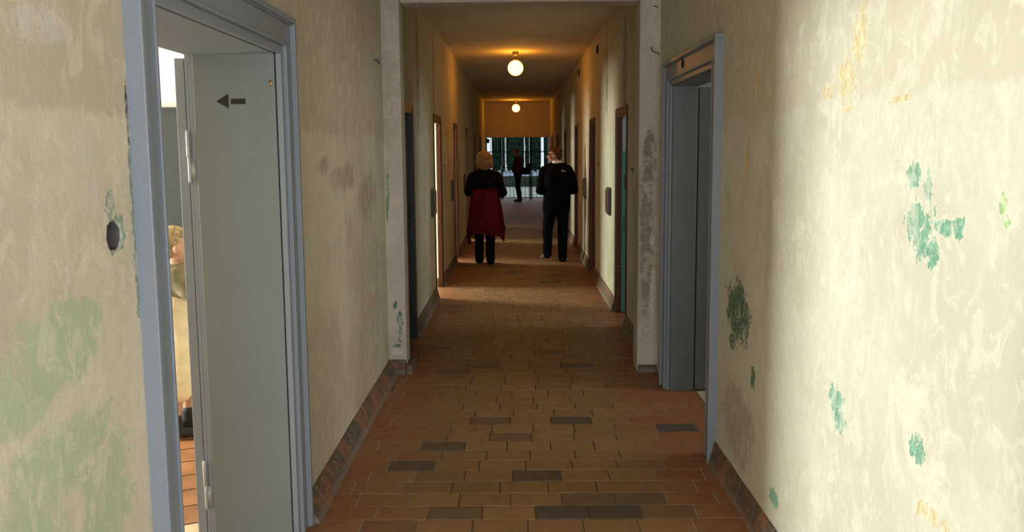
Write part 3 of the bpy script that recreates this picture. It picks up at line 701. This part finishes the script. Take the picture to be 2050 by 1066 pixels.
def shoes(o, J, mat, s=1.0, sole=None):
    for k in ('L','R'):
        an, to = Vector(J['an'+k]), Vector(J['to'+k]); d = (to-an); d.z = 0; d.normalize(); lat = Vector((-d.y, d.x, 0))
        h = Vector((an.x, an.y, an.z-.045*s))-d*.03*s
        m = MB(); m.chain([(h+Vector((0,0,.012*s)), .037*s), (h.lerp(to, .5)+Vector((0,0,.012*s)), .038*s), (to+Vector((0,0,.008*s)), .034*s)])
        m.chain([(h+Vector((0,0,.03*s)), .036*s), (an+Vector((0,0,.02*s)), .040*s)])
        m.capsule(to+lat*.014*s, .028*s, to-lat*.016*s+d*.012*s, .027*s)
        sh = m.organic('shoe', mat, o, .008, 4)
        zmin = min(v.co.z for v in sh.data.vertices)
        if an.z < .12*s+.02:
            for v in sh.data.vertices: v.co.z = max(v.co.z, 0.001) 

# --- woman walking away, blond hair, black top, red jacket round the waist
J = dict(head=(0,.015,1.455), neck=(0,0,1.30), pelvis=((0,0,.84),(.150,.105,.10)), waist=((0,0,1.0),(.125,.095,.1)), chest=((0,0,1.17),(.150,.105,.12)),
 shL=(-.165,0,1.225), shR=(.165,0,1.225), elL=(-.222,-.03,1.02), elR=(.242,-.03,1.01), wrL=(-.13,.17,1.03), wrR=(.14,.17,1.02),
 hipL=(-.08,0,.80), hipR=(.08,0,.80), knL=(-.088,.07,.44), knR=(.070,.02,.43), anL=(-.090,.06,.085), anR=(.072,-.03,.075), toL=(-.095,.17,.03), toR=(.08,.09,.03))
w = body(J, 'person', M['skin'], (-.435, 11.9, 0), 0, .9, hs=.95)
tag(w, 'blond person in black top with dark red jacket tied round the waist, walking away', 'person')
m = MB(); m.loft([(0,0,.97,.165,.125),(0,0,1.0,.185,.14),(0,-.01,1.10,.190,.145),(0,-.012,1.19,.185,.135),(0,-.005,1.255,.15,.105),(0,0,1.30,.085,.08),(0,.0,1.335,.075,.07)])
for k in (-1, 1): m.capsule((k*.05,-.01,1.29), .06, (k*.16,0,1.225), .072)
sleeves(m, J, .074, .074, .05, .85); m.organic('top', M['blackcloth'], w, .011, 6, .012, 9)
trousers(w, J, M['blackcloth'], .085, .068, .062, .95, .165, .125, -.03)
shoes(w, J, M['darkshoe'], .88)
m = MB(); H = Vector(J['head'])
m.ell(H+Vector((0,-.015,.035)), (.112,.118,.102)); m.ell(H+Vector((0,-.035,-.035)), (.125,.105,.085)); m.ell(H+Vector((-.072,-.01,-.055)), (.05,.075,.065)); m.ell(H+Vector((.072,-.01,-.055)), (.05,.075,.065)); m.ell(H+Vector((0,-.05,-.09)), (.085,.06,.05))
m.organic('hair', M['blond'], w, .009, 3, .016, 17)
n, nz = 72, 26; rr = []
for k in range(nz+1):
    t = k/nz; ring = []
    for i in range(n):
        a = 2*PI*i/n; sx, sy = math.cos(a), math.sin(a)
        side = max(0, abs(sx)-.78)/.22
        hem = .425-.13*side**1.5*(1 if sx < 0 else .95)+.02*math.sin(3*a+1)+.02*max(0, sy)
        z = 1.06+(hem-1.06)*t
        rx = .178+.095*t**.8; ry = .135+.08*t
        if t > .72: rx -= .05*(t-.72)/.28*side; rx += .012*side
        fold = 1+.075*t*math.sin(7*a+1.3+1.2*t)+.035*t*math.sin(16*a+.5-t)+.015*noise.noise(Vector((sx*3, sy*3, z*6)))
        ring.append(Vector((rx*sx*fold+.01*t, ry*sy*fold-.01, z)))
    rr.append(ring)
m = MB(); m.rings(rr, cap=False); sk = m.build('tied_jacket', M['red'], w, smooth=True); sk['label'] = 'dark red jacket tied round the waist'
so = sk.modifiers.new('thick', 'SOLIDIFY'); so.thickness = .014; so.offset = 0
m = MB(); pts = [(.188*math.cos(a), .145*math.sin(a)-.01, 1.045+.008*math.sin(5*a)) for a in [2*PI*i/30 for i in range(31)]]
m.chain([(p, .018) for p in pts]); m.capsule((.02,.14,1.04), .03, (.06,.17,.85), .025); m.capsule((-.02,.14,1.04), .03, (-.06,.165,.83), .025); m.organic('jacket_sleeves', M['red'], w, .010, 4)

# --- man walking away, looking left, dark jacket
J = dict(head=(-.035,.02,1.525), neck=(0,0,1.385), pelvis=((0,0,.83),(.160,.11,.10)), waist=((0,0,1.02),(.145,.105,.1)), chest=((0,0,1.22),(.165,.115,.13)),
 shL=(-.180,0,1.295), shR=(.172,0,1.285), elL=(-.232,-.01,1.03), elR=(.236,-.02,1.03), wrL=(-.16,.20,1.0), wrR=(.16,.20,1.0),
 hipL=(-.09,0,.79), hipR=(.085,0,.79), knL=(-.135,.05,.44), knR=(.082,.02,.43), anL=(-.135,.03,.135), anR=(.080,-.01,.085), toL=(-.205,.085,.05), toR=(.085,.125,.032))
p = body(J, 'person', M['skin_red'], (.585, 12.1, 0), 0, .98, yaw=math.radians(78), hs=.98)
tag(p, 'person in black jacket and dark jeans with glasses, head turned left, walking away', 'person')
m = MB(); m.loft([(-.01,0,.69,.185,.13),(-.01,0,.74,.198,.142),(0,0,.95,.195,.145),(0,-.012,1.12,.205,.15),(0,-.015,1.25,.205,.145),(0,-.01,1.335,.165,.115),(0,0,1.39,.085,.085),(0,0,1.43,.074,.074)])
for k in (-1, 1): m.capsule((k*.06,-.005,1.37), .058, (k*.175,0,1.29), .072)
sleeves(m, J, .076, .072, .05, .92); m.organic('jacket', M['jacket'], p, .011, 6, .012, 8)
trousers(p, J, M['jeans'], .094, .074, .064, .92, .172, .13, -.03)
shoes(p, J, M['shoe'], .98)
m = MB(); r = R3(math.radians(78)); H = Vector(J['head'])
m.ell(H+r@Vector((0,-.028,.038)), (.080,.088,.082), r); m.ell(H+r@Vector((0,-.062,-.012)), (.068,.052,.065), r); m.ell(H+r@Vector((0,.02,.068)), (.066,.072,.045), r)
m.organic('hair', M['brownhair'], p, .007, 3, .007, 26)
m = MB(); P = lambda x, y, z: H+r@Vector((x*.98, y*.98, z*.98))
for k in (-1, 1):
    m.box(0,0,0,0,0,0) if False else None
    c = P(k*.034, .100, .004); ring = []
    rr = [[c+r@Vector((rx*math.cos(2*PI*i/18), yy_, rz*math.sin(2*PI*i/18))) for i in range(18)] for yy_, rx, rz in ((-.004,.027,.019),(.004,.027,.019))]
    m.rings(rr); m.tube([P(k*.06,.098,.008), P(k*.078,.06,.008), P(k*.082,-.01,.0)], .0055, 6)
m.tube([P(-.012,.104,.008), P(.012,.104,.008)], .004, 6)
m.build('glasses', M['black'], p)['label'] = 'dark framed glasses'
m = MB(); m.loft([(0,0,1.395,.076,.076),(0,0,1.425,.076,.075),(-.003,0,1.443,.070,.070)]); m.organic('collar', M['white'], p, .008, 3)['label'] = 'white collar'
# light printed mark on the right shoulder blade: bars and quarter arcs
m = MB(); bx, by, bz = .052, -.172, 1.318
for j in range(3): m.box(bx, bx+.034, by, by-.006, bz-.013*j, bz-.013*j-.008)
for rad in (.008, .016, .024):
    m.tube([(bx+.040+rad*math.sin(a), by-.003, bz-.034+rad*math.cos(a)) for a in [PI/2*q/6 for q in range(7)]], .003, 6)
m.build('printed_mark', M['patchgrey'], p)['label'] = 'pale grey printed mark on the back of the jacket'

# --- man at the far gate, in profile
J = dict(head=(0,.06,1.555), neck=(0,0,1.40), pelvis=((0,-.01,.86),(.155,.12,.10)), waist=((0,.02,1.03),(.150,.135,.1)), chest=((0,-.01,1.22),(.165,.12,.13)),
 shL=(-.18,-.02,1.30), shR=(.18,-.02,1.30), elL=(-.225,-.06,1.05), elR=(.225,-.10,1.06), wrL=(-.16,.17,.99), wrR=(.16,.08,.98),
 hipL=(-.085,-.01,.82), hipR=(.085,-.01,.82), knL=(-.085,0,.46), knR=(.085,-.01,.46), anL=(-.085,-.05,.085), anR=(.085,-.07,.085), toL=(-.095,.09,.03), toR=(.095,.07,.03))
f = body(J, 'person', M['skin_red'], (.06, 26.3, 0), PI/2, 1.0, hs=.97, voxel=.008)
tag(f, 'person in maroon shirt and black trousers standing sideways before the far gate', 'person')
m = MB(); m.loft([(0,.0,.88,.165,.135),(0,.02,.95,.180,.165),(0,.02,1.05,.182,.165),(0,-.01,1.22,.190,.142),(0,-.02,1.33,.15,.105),(0,0,1.39,.08,.075),(0,0,1.42,.07,.068)])
sleeves(m, J, .072, .062, .048, .8); m.organic('shirt', M['maroon'], f, .012, 6, .01, 8)
trousers(f, J, M['blackcloth'], .094, .076, .062, .95, .17, .138, -.03)
shoes(f, J, M['brownshoe'], 1.0)
m = MB(); H = Vector(J['head']); m.ell(H+Vector((0,-.03,.022)), (.077,.08,.082)); m.ell(H+Vector((0,-.05,-.02)), (.066,.05,.06)); m.organic('hair', M['ginger'], f, .008, 3, .004, 25)
bg = MB(); bg.loft([(0,0,0,.06,.13),(0,0,.03,.075,.15),(0,0,.16,.07,.15),(0,0,.22,.04,.12)], 24, 3).capsule((0,-.1,.2), .012, (0,0,.30), .012).capsule((0,.1,.2), .012, (0,0,.30), .012)
bo = bg.organic('shoulder_bag', M['blackcloth'], None, .01, 4); bo.location = (.30, 26.12, .84); bo.rotation_euler = (0,0,PI/2)
tag(bo, 'small black bag under the arm of the person in the maroon shirt', 'bag')

# --- small person in the side room, seen through the gap
J = dict(head=(.0,.02,1.085), neck=(0,0,.985), pelvis=((0,0,.60),(.115,.085,.075)), waist=((0,0,.74),(.105,.082,.08)), chest=((0,0,.87),(.118,.085,.09)),
 shL=(-.125,0,.925), shR=(.125,0,.925), elL=(-.150,.11,.80), elR=(.150,.11,.80), wrL=(-.07,.23,.93), wrR=(.07,.23,.92),
 hipL=(-.06,0,.57), hipR=(.06,0,.57), knL=(-.06,.03,.32), knR=(.06,-.01,.32), anL=(-.062,.02,.075), anR=(.062,-.05,.07), toL=(-.07,.12,.028), toR=(.07,.06,.028))
c = body(J, 'person', M['skin'], (-1.89, 4.66, 0), math.radians(-70), .68, hs=.93, voxel=.006, pitch=-.1)
tag(c, 'person in olive shirt and cream three quarter trousers in the side room behind the doorway', 'person')
m = MB(); m.loft([(0,0,.80,.125,.10),(0,0,.84,.140,.108),(0,-.005,.90,.140,.104),(0,0,.955,.105,.078),(0,0,.995,.055,.052)]); [m.chain([(J['sh'+k], .054), (Vector(J['sh'+k]).lerp(Vector(J['el'+k]), .6), .052)]) for k in 'LR']; m.organic('shirt', M['olive'], c, .009, 5, .008, 12)
trousers(c, J, M['cream'], .080, .075, .078, .83, .135, .108, name='three_quarter_trousers', cut=.12)
shoes(c, J, M['darkshoe'], .8)
for k in ('L','R'):
    an = Vector(J['an'+k]); kn = Vector(J['kn'+k]); MB().chain([(an, .036), (an.lerp(kn, .22), .037)]).organic('sock', M['darkshoe'], c, .007, 3)
m = MB(); H = Vector(J['head']); r = R3(0,-.1); m.ell(H+Vector((0,-.028,.036)), (.076,.088,.080)); m.ell(H+Vector((0,-.055,-.01)), (.064,.05,.06)); m.ell(H+Vector((0,.03,.062)), (.062,.06,.04)); m.organic('hair', M['sandy'], c, .007, 3, .005, 25)

# ---------------------------------------------------------------- light
def area(name, loc, d, sx, sy, power, col, spread=PI):
    l = bpy.data.lights.new(name, 'AREA'); l.shape = 'RECTANGLE'; l.size = sx; l.size_y = sy; l.energy = power; l.color = col; l.spread = spread
    o = bpy.data.objects.new(name, l); COL.objects.link(o); o.location = loc; o.rotation_euler = Vector(d).to_track_quat('-Z', 'Z').to_euler(); return o
# daylight outside the windows and doorways; right room and right cell added as fill
area('daylight_side_room', (-5.34, (W0+W1)/2, (WZ0+WZ1)/2), (1,0,0), W1-W0, WZ1-WZ0, 820, (.99,1.0,.925))
area('daylight_entrance', (.05, -3.3, 1.2), (0,1,0), 1.6, 2.2, 95, (.90,.95,1.03))
area('daylight_side_entrance', (1.28, -1.35, 1.2), (-1,0,0), 1.3, 2.2, 185, (.84,.93,1.10))
for i, (q0, q1) in enumerate(CWIN):
    if i in (1, 2, 3, 4): area('daylight_cell', (-3.66, (q0+q1)/2, 1.35), (1,0,0), q1-q0, 1.2, (0,260,260,260,80)[i], (.96,1.0,.86))
area('fill_right_room', (3.45, 4.7, 1.55), (-1,0,0), 1.2, 1.1, 32, (1.0,.96,.85))  # unseen window added to brighten the open leaf and the left wall
area('fill_right_cell', (3.66, 7.6, 1.6), (-1,0,0), 1.2, .8, 45, (.85,.95,1.0))  # dim unseen window added so the teal leaf is lit
W = bpy.data.worlds.new('sky'); SC.world = W; W.use_nodes = True
bgd = W.node_tree.nodes['Background']; bgd.inputs[0].default_value = (.86,.95,1,1); bgd.inputs[1].default_value = .9

# ---------------------------------------------------------------- camera
F, PITCH, ROLL, YAW = 1700., math.atan(196/1700.), .008, 8.6/1700
fw = Vector((-math.sin(YAW)*math.cos(PITCH), math.cos(YAW)*math.cos(PITCH), -math.sin(PITCH)))
r0 = Vector((math.cos(YAW), math.sin(YAW), 0)); u0 = r0.cross(fw)
R = r0*math.cos(ROLL)-u0*math.sin(ROLL); U = u0*math.cos(ROLL)+r0*math.sin(ROLL)
cd = bpy.data.cameras.new('camera'); cam = bpy.data.objects.new('camera', cd); COL.objects.link(cam); SC.camera = cam
cam.matrix_world = Matrix(((R.x,U.x,-fw.x,0),(R.y,U.y,-fw.y,0),(R.z,U.z,-fw.z,1.6),(0,0,0,1)))
cd.sensor_width = 36; cd.lens = F*36/2050; cd.shift_y = -(533-496)/2050; cd.clip_start = .05; cd.clip_end = 300
SC.view_settings.view_transform = 'Standard'; SC.view_settings.look = 'None'; SC.view_settings.exposure = 0; SC.view_settings.gamma = 1; SC.view_settings.use_curve_mapping = False
SC.cycles.use_adaptive_sampling = True; SC.cycles.adaptive_threshold = .035
SC.cycles.max_bounces = 8; SC.cycles.diffuse_bounces = 5; SC.cycles.glossy_bounces = 4; SC.cycles.sample_clamp_indirect = 6; SC.cycles.use_denoising = True
